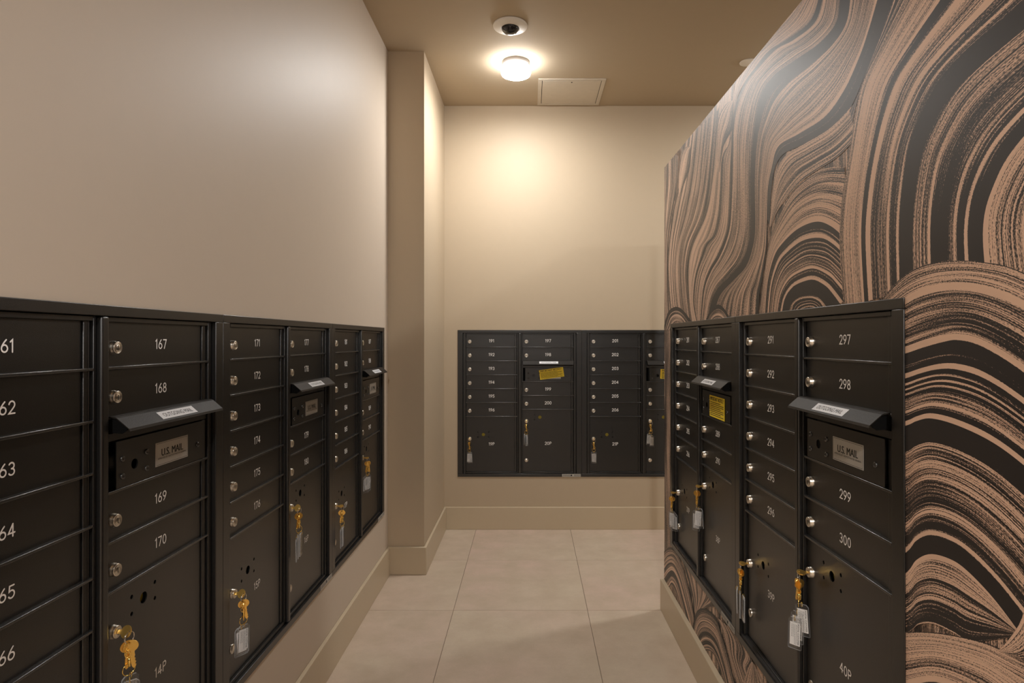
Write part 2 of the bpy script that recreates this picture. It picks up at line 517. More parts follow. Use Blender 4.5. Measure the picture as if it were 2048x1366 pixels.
def number_mesh(s, h=0.0195, sw=0.122):
    key = ('n', s)
    if key in _cache:
        return _cache[key]
    mb = MB()
    k = mb.mi('white_ink')
    gap = 0.16
    tot = sum(GLYPH[c][0] for c in s) + gap * (len(s) - 1)
    x0 = -tot / 2
    r = sw / 2
    def P(x, y):
        return Vector(((x + x0) * h, 0, (y - .5) * h))
    layer = 0
    for c in s:
        w, lines = GLYPH[c]
        for ln in lines:
            layer += 1
            yy = -0.00002 * (layer % 3)
            closed = math.dist(ln[0], ln[-1]) < 1e-6
            pts = ln[:-1] if closed else ln
            n = len(pts)
            rows = []
            for i in range(n):
                p = pts[i]
                q0 = pts[i - 1] if (i > 0 or closed) else None
                q1 = pts[(i + 1) % n] if (i < n - 1 or closed) else None
                d0 = Vector((p[0] - q0[0], p[1] - q0[1])).normalized() if q0 else None
                d1 = Vector((q1[0] - p[0], q1[1] - p[1])).normalized() if q1 else None
                d0, d1 = d0 or d1, d1 or d0
                nn = Vector((-d0.y - d1.y, d0.x + d1.x)).normalized()
                nn *= r * min(2.4, 1.0 / max(.2, nn.dot(Vector((-d0.y, d0.x)))))
                rows.append((Vector(p) + nn, Vector(p) - nn, d0, d1))
            V = [(mb.bm.verts.new(P(a.x, a.y) + Vector((0, yy, 0))), mb.bm.verts.new(P(b.x, b.y) + Vector((0, yy, 0)))) for a, b, _, _ in rows]
            for i in range(n if closed else n - 1):
                j = (i + 1) % n
                mb.bm.faces.new((V[i][0], V[i][1], V[j][1], V[j][0])).material_index = k
            if not closed:
                for idx, sg in ((0, -1), (n - 1, 1)):
                    p = Vector(pts[idx]); d = rows[idx][2] * sg
                    nrm = Vector((-d.y, d.x))
                    cap = [p + nrm * r * math.cos(t) + d * r * math.sin(t) for t in (PI * i / 6 for i in range(1, 6))]
                    va, vb = (V[idx][0], V[idx][1]) if sg > 0 else (V[idx][1], V[idx][0])
                    mb.bm.faces.new([va] + [mb.bm.verts.new(P(q.x, q.y) + Vector((0, yy, 0))) for q in cap] + [vb]).material_index = k
        x0 += w + gap
    for f in mb.bm.faces:
        f.normal_update()
        if f.normal.y > 0:
            f.normal_flip()
    me = mb.mesh('number')
    _cache[key] = me
    return me

# ------------------------------------------------------------------ the room
X_LEFT = -0.737          # left wall plane
Y_COL = 3.112            # front of the left return (pier)
X_COL = -0.549
Y_BACK = 3.845
Z_CEIL = 2.711
X_FAR = 3.3
Y_REAR = -2.7
P_UNIT = 0.7946          # width of one mailbox cabinet
H_UNIT = 0.940
LEFT_Y = [1.0345, 1.829, 2.623]          # cabinet centres along the left wall
LEFT_Z = 0.339
BACK_X = [-0.0665, 0.7282]
BACK_Z = 0.335
RIGHT_Y = [2.1835, 1.389]
RIGHT_Z = 0.3495
TILT_L, TILT_R = 0.0027, -0.0037         # the cabinets hang a little off level
R_ROT = -PI / 2 + 0.010                  # the patterned partition is a hair out of parallel
R_X0 = 0.6335
INSET = 0.022

def wall_with_opening(name, a0, a1, z0, z1, oa0, oa1, oz0, oz1, depth, mat, loc, rotz):
    """slab whose front is local y=0, with one rectangular opening"""
    mb = MB()
    mb.box(a0, oa0, 0, depth, z0, z1, mat)
    mb.box(oa1, a1, 0, depth, z0, z1, mat)
    mb.box(oa0, oa1, 0, depth, z0, oz0, mat)
    mb.box(oa0, oa1, 0, depth, oz1, z1, mat)
    return struct(mb.build(name, None, loc, (0, 0, rotz)))

wall_left = wall_with_opening('wall_left', Y_REAR, Y_COL + 0.05, 0, Z_CEIL,
                              LEFT_Y[0] - P_UNIT / 2 + INSET, LEFT_Y[2] + P_UNIT / 2 - INSET, LEFT_Z + INSET * .6, LEFT_Z + H_UNIT - INSET * .6,
                              0.14, 'paint_left', (X_LEFT, 0, 0), PI / 2)
wall_return = struct(MB().box(X_LEFT - 0.14, X_COL, Y_COL, Y_BACK + 0.14, 0, Z_CEIL, 'paint').build('wall_left_return'))
wall_back = wall_with_opening('wall_back', X_COL, X_FAR, 0, Z_CEIL,
                              BACK_X[0] - P_UNIT / 2 + INSET, BACK_X[1] + P_UNIT / 2 - INSET, BACK_Z + INSET * .6, BACK_Z + H_UNIT - INSET * .6,
                              0.14, 'paint', (0, Y_BACK, 0), 0)
R_FAR, R_NEAR, R_TOP, R_THICK = 2.707, -0.62, 1.993, 0.40
R_OPEN = (-(RIGHT_Y[0] + P_UNIT / 2) + INSET, -(RIGHT_Y[1] - P_UNIT / 2) - INSET, RIGHT_Z + INSET * .6, RIGHT_Z + H_UNIT - INSET * .6)
wall_right = wall_with_opening('wall_right', -R_FAR, -R_NEAR, 0, R_TOP, R_OPEN[0], R_OPEN[1], R_OPEN[2], R_OPEN[3],
                               R_THICK, 'mural', (R_X0, 0, 0), R_ROT)
wall_far = struct(MB().box(X_FAR, X_FAR + 0.12, Y_REAR, Y_BACK + 0.14, 0, Z_CEIL, 'paint').build('wall_far_right'))
wall_rear = struct(MB().box(X_LEFT - 0.14, X_FAR + 0.12, Y_REAR - 0.12, Y_REAR, 0, Z_CEIL, 'rear_paint').build('wall_rear'))
ceiling = struct(MB().box(X_LEFT - 0.14, X_FAR + 0.12, Y_REAR - 0.12, Y_BACK + 0.14, Z_CEIL, Z_CEIL + 0.1, 'ceiling').build('ceiling'))
floor = struct(MB().box(X_LEFT - 0.14, X_FAR + 0.12, Y_REAR - 0.12, Y_BACK + 0.14, -0.1, -0.0016, 'grout').build('floor'))
TX, TY = 0.603, 0.6075
tile_me = MB().box(-TX / 2 + .0012, TX / 2 - .0012, -TY / 2 + .0012, TY / 2 - .0012, -0.012, 0, 'tile', 0.0008).mesh('tile')
for i in range(-1, 6):
    for j in range(-8, 3):
        cx, cy = -0.3445 + TX * (i + .5), 2.697 + TY * (j + .5)
        if cx - TX / 2 > X_FAR or cy + TY / 2 < Y_REAR or cy - TY / 2 > Y_BACK:
            continue
        put('tile', tile_me, floor, (cx, cy, 0))

BB_H = 0.143
def baseboard(name, x0, x1, y0, y1, rotz=0.0, loc=(0, 0, 0), h=BB_H):
    return struct(MB().box(x0, x1, y0, y1, 0, h, 'trim', 0.0022, 2).build(name, None, loc, (0, 0, rotz)))
baseboard('baseboard_left', X_LEFT, X_LEFT + 0.014, Y_REAR, Y_COL - .014)
baseboard('baseboard_left_return', X_LEFT, X_COL + 0.0135, Y_COL - 0.014, Y_COL)
baseboard('baseboard_return_side', X_COL, X_COL + 0.0135, Y_COL, Y_BACK - .014)
baseboard('baseboard_back', X_COL, X_FAR, Y_BACK - 0.014, Y_BACK)
baseboard('baseboard_right', -R_FAR - 0.002, -R_NEAR, -0.019, 0.0, R_ROT, (R_X0, 0, 0), 0.138)
baseboard('baseboard_right_end', -R_FAR - 0.014, -R_FAR, -0.0, R_THICK, R_ROT, (R_X0, 0, 0), 0.138)
baseboard('baseboard_far_right', X_FAR - 0.014, X_FAR, Y_REAR, Y_BACK - .014)
baseboard('baseboard_rear', X_LEFT, X_FAR, Y_REAR, Y_REAR + 0.014)

# ------------------------------------------------------------------ the printed mural on the partition
def catmull(P, t):
    n = len(P) - 1
    s = min(max(t, 0.0), 1.0) * n
    i = min(int(s), n - 1)
    f = s - i
    p0, p1, p2, p3 = P[max(i - 1, 0)], P[i], P[i + 1], P[min(i + 2, n)]
    r = []
    for k in (0, 1):
        a, b, c, d = p0[k], p1[k], p2[k], p3[k]
        r.append(0.5 * (2 * b + (c - a) * f + (2 * a - 5 * b + 4 * c - d) * f * f + (3 * b - a - 3 * c + d) * f ** 3))
    return r

def build_mural():
    rng = random.Random(5)
    verts, faces, uvs, dens = [], [], [], []
    def ribbon(L, R, p, p2, layer):
        Lp = [tuple(float(c) / 1000 for c in q.split(',')) for q in L.split()]
        Rp = [tuple(float(c) / 1000 for c in q.split(',')) for q in R.split()]
        ln = sum(math.dist(a, b) for a, b in zip(Lp, Lp[1:]))
        lr = sum(math.dist(a, b) for a, b in zip(Rp, Rp[1:]))
        ln = (ln + lr) / 2
        wid = sum(math.dist(catmull(Lp, t / 8), catmull(Rp, t / 8)) for t in range(9)) / 9
        nv = max(8, min(110, int(ln / 0.012)))
        m, m2 = len(p), len(p2 or p)
        us = [0.0] + [(i + e) / m for i in range(m) for e in (.22, .78)] + [1.0]
        so, vo = rng.uniform(0, 40), rng.uniform(0, 40)
        base = len(verts)
        for j in range(nv + 1):
            t = j / nv
            a, b = catmull(Lp, t), catmull(Rp, t)
            bl = min(max((t - .15) / .7, 0), 1)
            for u in us:
                Z, z = a[0] + (b[0] - a[0]) * u, a[1] + (b[1] - a[1]) * u
                verts.append((-Z, -0.00004 * layer - 0.0001, z))
                d1 = int(p[min(int(u * m), m - 1)])
                d2 = int(p2[min(int(u * m2), m2 - 1)]) if p2 else d1
                dv = d1 + (d2 - d1) * bl
                dens.append(-0.45 + 0.62 * dv if dv < 1 else 0.17 + (dv - 1) * 0.083 + (0.55 * (dv - 8) if dv > 8 else 0))
                uvs.append((so + u * wid, vo + t * ln))
        nu = len(us)
        for j in range(nv):
            for i in range(nu - 1):
                q = base + j * nu + i
                faces.append((q, q + 1, q + nu + 1, q + nu))
    # ground of loose vertical strokes, then the strokes that the eye can follow
    for k in range(13):
        z0 = 2.9 - k * 0.29
        w = 0.14
        ribbon('%d,2100 %d,1400 %d,700 %d,-100' % tuple(int(1000 * (z0 + w + rng.uniform(-.06, .06))) for _ in range(4)),
               '%d,2100 %d,1400 %d,700 %d,-100' % tuple(int(1000 * (z0 - w - rng.uniform(-.02, .1))) for _ in range(4)),
               ''.join(rng.choice('0224456638') for _ in range(14)), '', 0)
    # arcs on the stretch beside the camera
    for k, (cz, ct) in enumerate(((0.35, 1.55), (0.0, 0.9), (-0.4, 1.7), (0.45, 0.45))):
        for r0, r1 in ((.44, .30), (.30, .16), (.16, .03)):
            if cz > 0.2:
                cz_ = min(cz, 0.66 - r0 - .02) if r0 < .6 else cz
            else:
                cz_ = cz
            f = lambda r: ' '.join('%d,%d' % (1000 * (cz_ + r * math.cos(a)), 1000 * (ct + 1.1 * r * math.sin(a))) for a in (-.3 + 3.7 * i / 8 for i in range(9)))
            ribbon(f(r0), f(r1), ''.join(rng.choice('00345567789') for _ in range(13)), '', 1 + k)
    for i, (L, R, p, p2) in enumerate(MURAL):
        ribbon(L, R, p, p2, 6 + i)
    me = bpy.data.meshes.new('mural_print')
    me.from_pydata(verts, [], faces)
    me.uv_layers.new(name='UVMap')
    me.attributes.new('paint_load', 'FLOAT', 'POINT')
    me.attributes['paint_load'].data.foreach_set('value', dens)
    flat = []
    for f in faces:
        for v in f:
            flat.extend(uvs[v])
    me.uv_layers['UVMap'].data.foreach_set('uv', flat)
    bm = bmesh.new()
    bm.from_mesh(me)
    def cut(co, no, clear):
        bmesh.ops.bisect_plane(bm, geom=bm.verts[:] + bm.edges[:] + bm.faces[:], plane_co=co, plane_no=no, clear_outer=clear, dist=1e-6)
    cut((-R_FAR + .0005, 0, 0), (-1, 0, 0), True)
    cut((-R_NEAR - .001, 0, 0), (1, 0, 0), True)
    cut((0, 0, R_TOP - .0005), (0, 0, 1), True)
    cut((0, 0, 0.1), (0, 0, -1), True)
    o = (R_OPEN[0] - .012, R_OPEN[1] + .012, R_OPEN[2] - .006, R_OPEN[3] + .006)
    cut((o[0], 0, 0), (1, 0, 0), False); cut((o[1], 0, 0), (1, 0, 0), False)
    cut((0, 0, o[2]), (0, 0, 1), False); cut((0, 0, o[3]), (0, 0, 1), False)
    kill = [f for f in bm.faces if o[0] < f.calc_center_median().x < o[1] and o[2] < f.calc_center_median().z < o[3]]
    bmesh.ops.delete(bm, geom=kill, context='FACES')
    for f in bm.faces:
        if f.normal.y > 0:
            f.normal_flip()
    bm.to_mesh(me)
    bm.free()
    me.materials.append(M['mural'])
    return me
mural = put('mural_print', build_mural(), wall_right)
mural['label'] = 'dark brown and tan brushstroke wallpaper'

# ------------------------------------------------------------------ ceiling fixtures
def ceiling_lamp(x, y, label, mat='lamp'):
    t = thing('ceiling_lamp', label, 'lamp', (x, y, Z_CEIL), 0, 'flush ceiling lamps')
    b = MB()
    b.lathe([(0, 0), (.0735, 0), (.0745, -.004), (.0745, -.029), (.071, -.0305), (0, -.0305)], (0, 0, 0), (0, 0, 1), 'lamp_base', 48)
    b.build('lamp_base', t)
    d = MB()
    side = mat + '_side'
    d.lathe([(.070, -.0306), (.079, -.0315), (.0805, -.036), (.0805, -.058), (.077, -.067)], (0, 0, 0), (0, 0, 1), side, 48)
    d.lathe([(.077, -.067), (.066, -.072), (.030, -.0745), (0, -.075)], (0, 0, 0), (0, 0, 1), mat, 48)
    d.build('diffuser', t)
    return t
ceiling_lamp(-0.076, 3.235, 'lit round white flush ceiling lamp beside the square access panel')
ceiling_lamp(1.72, 3.16, 'lit round ceiling lamp of the aisle behind the patterned partition')
ceiling_lamp(0.0, -1.5, 'added round fill lamp on the ceiling, unseen behind the camera', 'lamp_rear')  # this and the next are added to fill the room with light
ceiling_lamp(1.72, -1.5, 'added round fill lamp on the ceiling, unseen at the hidden aisle', 'lamp_rear')

t = thing('security_camera', 'white round ceiling camera with a dark glass dome', 'camera', (-0.094, 2.852, Z_CEIL))
b = MB()
b.lathe([(0, 0), (.080, 0), (.0825, -.003), (.081, -.008), (.074, -.0115), (.046, -.0165), (.0425, -.0165), (.0425, -.006), (0, -.006)], (0, 0, 0), (0, 0, 1), 'white_plastic', 56)
b.build('trim_ring', t)
b = MB()
pr = [(.041, -.006), (.041, -.014)] + [(.041 * math.cos(a), -.014 - .029 * math.sin(a)) for a in (PI / 2 * i / 8 for i in range(1, 9))]
b.lathe(pr, (0, 0, 0), (0, 0, 1), 'lens', 40)
b.build('dome', t)['label'] = 'smoked glass dome'
b = MB()
n = 14
rim = []
for i in range(n + 1):
    a = math.radians(28 + 124 * i / n)
    rim.append(a)
k = b.mi('white_plastic')
def shell(a, e, r):
    return (r * math.cos(a) * math.cos(e), r * math.sin(a) * math.cos(e), -.014 - .72 * r * math.sin(e))
grid = [[b.bm.verts.new(shell(math.radians(35 + 110 * i / n), math.radians(2 + 62 * j / 8), .0418)) for j in range(9)] for i in range(n + 1)]
for i in range(n):
    for j in range(8):
        f = b.bm.faces.new((grid[i][j], grid[i + 1][j], grid[i + 1][j + 1], grid[i][j + 1])); f.material_index = k; f.smooth = True
b.build('dome_rim_reflection', t)  # white crescent modelled in place of the reflection along the dome's rim

t = thing('access_panel', 'square off-white access panel set in the ceiling by the back wall', 'panel', (0.2425, 3.630, Z_CEIL))
b = MB()
W, D = .195, .193
for x0, x1, y0, y1 in ((-W, W, -D, -D + .022), (-W, W, D - .022, D), (-W, -W + .022, -D + .022, D - .022), (W - .022, W, -D + .022, D - .022)):
    b.box(x0, x1, y0, y1, -.0045, 0, 'panel_white', 0.0012)
b.build('panel_frame', t)
b = MB().box(-W + .025, W - .025, -D + .0275, D - .0245, -.0038, 0, 'panel_white', 0.0012)
hp = b.build('hatch', t)
MB().lathe([(0, -.0055), (.004, -.0055), (.005, -.0035)], (0, -D + .045, 0), (0, 0, 1), 'slot', 12).build('latch', hp)
MB().box(-W + .02, W - .02, -D + .02, D - .02, -.0008, 0, 'void').build('gap', t)

o = MB().lathe([(0, -.0045), (.041, -.0045), (.0440, -.0035), (.045, -.0015), (.0445, 0), (0, 0)], (0, 0, 0), (0, 0, 1), 'white_plastic', 40).build('sprinkler_cover', None, (1.176, 3.235, Z_CEIL))
tag(o, 'small round white sprinkler cover plate on the ceiling', 'sprinkler cover')

# ------------------------------------------------------------------ mailbox cabinets
C1, C2, CW = 0.0530, 0.4165, 0.3275        # column left edges and width
ROW0, RH = H_UNIT - 0.0215, 0.0889
DW = 0.3095                                # door width; the hinge stands to its right
Y_DOOR, Y_STRIP, Y_FLANGE, Y_RAIL = 0.0135, 0.0055, -0.0040, 0.0050

def once(key, fn):
    if key not in _cache:
        _cache[key] = fn()
    return _cache[key]

def door_mesh(h):
    return once(('door', round(h, 4)), lambda: MB().box(0, DW, 0, .003, -h, 0, 'black', 0.0007, 2).mesh('mailbox_door'))

def holed(key, w, h, holes):
    def make():
        pl = plate(key, [(0, -h), (w, -h), (w, 0), (0, 0)], holes, 0.0026)
        return MB().add_mesh(pl, 'black').mesh(key)
    return once(('holed', key), make)

def lock_mesh():
    def make():
        b = MB()
        b.lathe([(.0122, .0), (.0122, -.0030), (.0112, -.0038), (.0112, -.0086), (.0106, -.0095), (.0096, -.0097), (.0090, -.0095), (.0086, -.0089), (.0081, -.0095),
                 (.0066, -.0096), (.0062, -.0092), (.0058, -.0096), (0, -.0097)], (0, 0, 0), (0, 1, 0), 'nickel', 32)
        b.box(-.0008, .0008, -.0100, -.0088, -.0050, .0044, 'slot')
        return b.mesh('lock')
    return once('lock', make)

def button_mesh():
    return once('button', lambda: MB().lathe([(.0118, 0), (.0118, -.0030), (.0108, -.0042), (0, -.0048)], (0, 0, 0), (0, 1, 0), 'nickel', 26).mesh('cap_plug'))

def screw_mesh():
    def make():
        b = MB()
        b.lathe([(.0056, 0), (.0056, -.0014), (.0046, -.0028), (.0032, -.0028), (.0028, -.0008), (0, -.0008)], (0, 0, 0), (0, 1, 0), 'rail', 14)
        return b.mesh('screw')
    return once('screw', make)

def trim_mesh(which):
    def make():
        b = MB()
        w = P_UNIT / 2 - .0004
        if which == 'top':
            b.box(-w, w, Y_FLANGE, 0.010, H_UNIT - .0185, H_UNIT, 'black_trim', 0.0012, 2)
        elif which == 'bottom':
            b.box(-w, w, Y_FLANGE, 0.010, 0, .0195, 'black_trim', 0.0012, 2)
        elif which == 'left':
            b.box(-w, -w + .0325, Y_FLANGE, 0.010, .0197, H_UNIT - .0187, 'black_trim', 0.0012, 2)
        else:
            b.box(w - .0325, w, Y_FLANGE, 0.010, .0197, H_UNIT - .0187, 'black_trim', 0.0012, 2)
        return b.mesh('trim')
    return once(('trim', which), make)

def frame_mesh():
    def make():
        b = MB()
        x = -P_UNIT / 2
        z0, z1 = .0195, H_UNIT - .0185
        b.box(x + .02, x + P_UNIT - .02, .0285, .0310, .012, H_UNIT - .012, 'black')          # back plate
        for a0, a1 in ((x + .0360, x + C1 - .0015), (x + C1 + CW + .0008, x + C1 + CW + .0070), (x + C2 - .0075, x + C2 - .0015), (x + C2 + CW + .0010, x + P_UNIT - .0365)):
            b.box(a0, a1, Y_STRIP, .0285, z0, z1, 'black_trim', 0.0010, 2)
        for c in (C1, C2):
            b.box(x + c, x + c + CW, Y_STRIP, .0285, ROW0 - .0065, z1 - .0012, 'black_trim', 0.0008, 2)
            b.box(x + c, x + c + CW, Y_STRIP, .0285, z0 + .0015, ROW0 - 10 * RH + .0005, 'black_trim', 0.0008, 2)
        return b.mesh('door_frame')
    return once('frame', make)

def mullion_mesh():
    return once('mullion', lambda: MB().box(-.0095, .0095, -.0035, .0285, .0200, H_UNIT - .0190, 'black_trim', 0.0042, 4).mesh('mullion'))

def rail_mesh():
    return once('rail', lambda: MB().box(-.001, CW + .002, Y_RAIL, .0285, -.0025, .0025, 'rail', 0.0011, 3).mesh('shelf_rail'))

def hinge_mesh(z0, z1):
    def make():
        b = MB()
        b.box(.3115, .3235, .0100, .0285, z0, z1, 'black', 0.0015, 2)
        b.box(.3243, .3270, .0110, .0285, z0, z1, 'black_trim', 0.0008, 1)
        return b.mesh('hinge_strip')
    return once(('hinge', round(z0, 3), round(z1, 3)), make)

def flap_mesh():
    def make():
        b = MB()
        prof = [(.006, .0000), (-.0040, -.0008), (-.0085, -.0030), (-.0300, -.0215), (-.0318, -.0262), (-.0303, -.0262), (-.0288, -.0226), (-.0080, -.0046), (.006, -.0016)]
        x0, x1 = .0025, CW - .0030
        k = b.mi('flap')
        A = [b.bm.verts.new((x0, y, z)) for y, z in prof]
        B = [b.bm.verts.new((x1, y, z)) for y, z in prof]
        for i in range(len(prof)):
            j = (i + 1) % len(prof)
            b.bm.faces.new((A[i], A[j], B[j], B[i])).material_index = k
        b.bm.faces.new(A).material_index = k
        b.bm.faces.new(B[::-1]).material_index = k
        return b.mesh('outgoing_flap')
    return once('flap', make)

def cheek_mesh():
    def make():
        b = MB()
        pts = [(.012, -.003), (-.008, -.005), (-.024, -.0185), (-.023, -.026), (-.015, -.031), (-.003, -.030), (.012, -.028)]
        k = b.mi('void')
        A = [b.bm.verts.new((0, y, z)) for y, z in pts]
        B = [b.bm.verts.new((.0016, y, z)) for y, z in pts]
        for i in range(len(pts)):
            j = (i + 1) % len(pts)
            b.bm.faces.new((A[i], A[j], B[j], B[i])).material_index = k
        b.bm.faces.new(A).material_index = k
        b.bm.faces.new(B[::-1]).material_index = k
        return b.mesh('flap_cheek')
    return once('cheek', make)

SLOPE = math.atan2(.0185, .0215)
def outgoing_label_mesh():
    def make():
        b = MB()
        b.box(-.060, .060, -.0004, 0, -.0098, .0098, 'white_label')
        b.add_mesh(text_mesh('OUTGOING MAIL', .098, .0098), 'ink', Matrix.Translation((0, -.0006, 0)))
        return b.mesh('outgoing_label')
    return once('outgoing_label', make)

def us_mail_mesh():
    def make():
        b = MB()
        b.box(-.056, .056, -.0006, 0, -.0235, .0235, 'silver_label', 0.0003)
        for x0, x1, z0, z1 in ((-.0535, .0535, .0208, .0214), (-.0535, .0535, -.0214, -.0208), (-.0535, -.0531, -.0214, .0214), (.0531, .0535, -.0214, .0214)):
            b.quad([(x0, -.0008, z0), (x1, -.0008, z0), (x1, -.0008, z1), (x0, -.0008, z1)], 'ink')
        for i, dx in enumerate((-.0006, -.0002, .0002, .0006)):       # bold: the same letters set four times, hair by hair
            b.add_mesh(text_mesh('U.S. MAIL', .0740, .0145), 'ink', Matrix.Translation((dx, -.0008 - .00002 * i, .0022)))
        b.add_mesh(text_mesh('APPROVED BY THE POSTMASTER GENERAL', .098, .0036), 'ink', Matrix.Translation((0, -.0008, -.0090)))
        return b.mesh('us_mail_label')
    return once('us_mail', make)

def notice_mesh():
    def make():
        b = MB()
        b.box(-.078, .078, -.0005, 0, -.030, .030, 'yellow')
        for i, dx in enumerate((-.0004, 0, .0004)):
            b.add_mesh(text_mesh('IMPORTANT NOTICE !', .138, .0105), 'ink', Matrix.Translation((dx, -.0008 - .00002 * i, .0215)))
        rng = random.Random(3)
        z = .0115
        for row in range(8):                       # fine print: rows of small word marks, unreadable in the photograph
            x = -.070
            end = .068 if row % 3 else .040
            while x < end:
                w = rng.uniform(.004, .012)
                b.quad([(x, -.0007, z - .00105), (min(x + w, end), -.0007, z - .00105), (min(x + w, end), -.0007, z + .00105), (x, -.0007, z + .00105)], 'ink')
                x += w + .0014
            z -= .0051
        return b.mesh('notice_sticker')
    return once('notice', make)

def maker_label_mesh():
    def make():
        b = MB()
        b.box(-.0595, .0595, -.0004, 0, -.0088, .0088, 'grey_label', 0.0002)
        rng = random.Random(9)
        for x0, x1 in ((-.054, -.012), (.018, .054)):
            for z in (.004, .0, -.004):
                x = x0
                while x < x1:
                    w = rng.uniform(.003, .008)
                    b.quad([(x, -.0006, z - .0009), (x + w, -.0006, z - .0009), (x + w, -.0006, z + .0009), (x, -.0006, z + .0009)], 'ink')
                    x += w + .0016
        b.quad([(-.005, -.0006, -.005), (.005, -.0006, -.005), (.005, -.0006, .005), (-.005, -.0006, .005)], 'ink')
        return b.mesh('bottom_label')
    return once('maker', make)

HOLES = lambda cx, cz: [circle(cx, cz, .0108, 28)] + [circle(cx + dx, cz + dz, .0040, 14) for dx in (-.035, .035) for dz in (-.016, .016)]
P1H, P2H = ROW0 - 6 * RH - (ROW0 - 10 * RH), 0.4298 - .0295
LOCKS = {}

def cabinet(first, parcels, label, loc, rotz, notice=None, bottom_label=True, tilt=0.0):
    t = thing('mailbox_cabinet', label, 'mailbox', loc, rotz, 'ten-row mailbox cabinets')
    t.rotation_euler = (0, tilt, rotz)
    x = -P_UNIT / 2
    for w in ('top', 'bottom', 'left', 'right'):
        put({'top': 'top_trim', 'bottom': 'bottom_trim', 'left': 'side_trim', 'right': 'side_trim'}[w], trim_mesh(w), t)
    put('door_frame', frame_mesh(), t)
    put('mullion', mullion_mesh(), t, (x + (C1 + CW + C2) / 2, 0, 0))
    def mailbox(c, ztop, num):
        d = put('mailbox_door', door_mesh(RH - .0045), t, (x + c + .0008, Y_DOOR, ztop - .0022))
        put('lock', lock_mesh(), d, (.0232, 0, -.0505))
        put('number', number_mesh(str(num)), d, (.163, -.0004, -.0450))
    def rail(c, z):
        put('shelf_rail', rail_mesh(), t, (x + c, 0, z))
    n = first
    for i in range(6):
        mailbox(C1, ROW0 - i * RH, n)
        rail(C1, ROW0 - (i + 1) * RH)
        n += 1
    put('hinge_strip', hinge_mesh(ROW0 - 10 * RH, ROW0), t, (x + C1, 0, 0))
    for i in range(2):
        mailbox(C2, ROW0 - i * RH, n)
        rail(C2, ROW0 - (i + 1) * RH)
        n += 1
    zp = .697
    rail(C2, zp - .0889)
    for i in range(2):
        mailbox(C2, zp - .0889 - i * .0889, n)
        rail(C2, zp - .0889 - (i + 1) * .0889)
        n += 1
    put('hinge_strip', hinge_mesh(ROW0 - 2 * RH, ROW0), t, (x + C2, 0, 0))
    put('hinge_strip', hinge_mesh(ROW0 - 10 * RH, zp), t, (x + C2, 0, 0))
    # outgoing slot: face plate, flap, two cheeks
    MB().box(0, CW, Y_DOOR - .004, .0285, zp + .001, zp + .016, 'black', 0.001).build('slot_plate', t, (x + C2, 0, 0))
    f = put('outgoing_flap', flap_mesh(), t, (x + C2, 0, .7445))
    put('outgoing_label', outgoing_label_mesh(), f, (.167, -.01965, -.01215), (-(PI / 2 - SLOPE), 0, 0))
    for cx in (.006, CW - .0090):
        put('flap_cheek', cheek_mesh(), f, (cx, 0, 0))
    # master panel
    pw, ph = DW - .020, .0845
    mp = put('master_panel', holed('master_panel', pw, ph, [circle(.050, -.049, .0095, 24)]), t, (x + C2 + .0208, Y_DOOR - .0085, zp - .0005))
    MB().box(.002, .0165, .0262, .0283, zp - .085, zp, 'void').build('hasp_recess', t, (x + C2, 0, 0))
    for sx, sz in ((.016, -.033), (.016, -.065), (.085, -.033), (.085, -.065), (.262, -.050)):
        put('screw', screw_mesh(), mp, (sx, 0, sz))
    put('us_mail_label', us_mail_mesh(), mp, (.168, 0, -.0455))
    if notice:
        ang, dx, dz, sc = notice
        ns = put('notice_sticker', notice_mesh(), mp, (.168 + dx, -.0016, -.0455 + dz), (0, ang, 0))
        ns.scale = sc
        ns['label'] = 'yellow paper notice sticker'
    # parcel lockers
    for c, h, ztop, hc, lk, nz, bt, num in ((C1, P1H, ROW0 - 6 * RH, (.110, -.115), (.0232, -.1415), -.175, -.2805, parcels[0]),
                                            (C2, P2H, .4298, (.1100, -.048), (.0232, -.0725), -.2155, -.3240, parcels[1])):
        d = put('parcel_door', holed('parcel_door_%d' % round(h * 1000), DW, h - .004, HOLES(*hc)), t, (x + c + .0008, Y_DOOR, ztop - .0022))
        put('lock', lock_mesh(), d, (lk[0], 0, lk[1]))
        put('cap_plug', button_mesh(), d, (lk[0], 0, bt))
        put('number', number_mesh(num), d, (.163, -.0004, nz))
        MB().lathe([(0, 0), (.0130, 0)], (hc[0], .0100, hc[1]), (0, 1, 0), 'plug', 20).build('lock_plug', d)
        LOCKS[num] = (t, Vector((x + c + .0008 + lk[0], Y_DOOR - .0096, ztop - .0022 + lk[1])))
    if bottom_label:
        put('bottom_label', maker_label_mesh(), t, (P_UNIT / 2 - .066, Y_FLANGE - .0002, .0098))
    return t

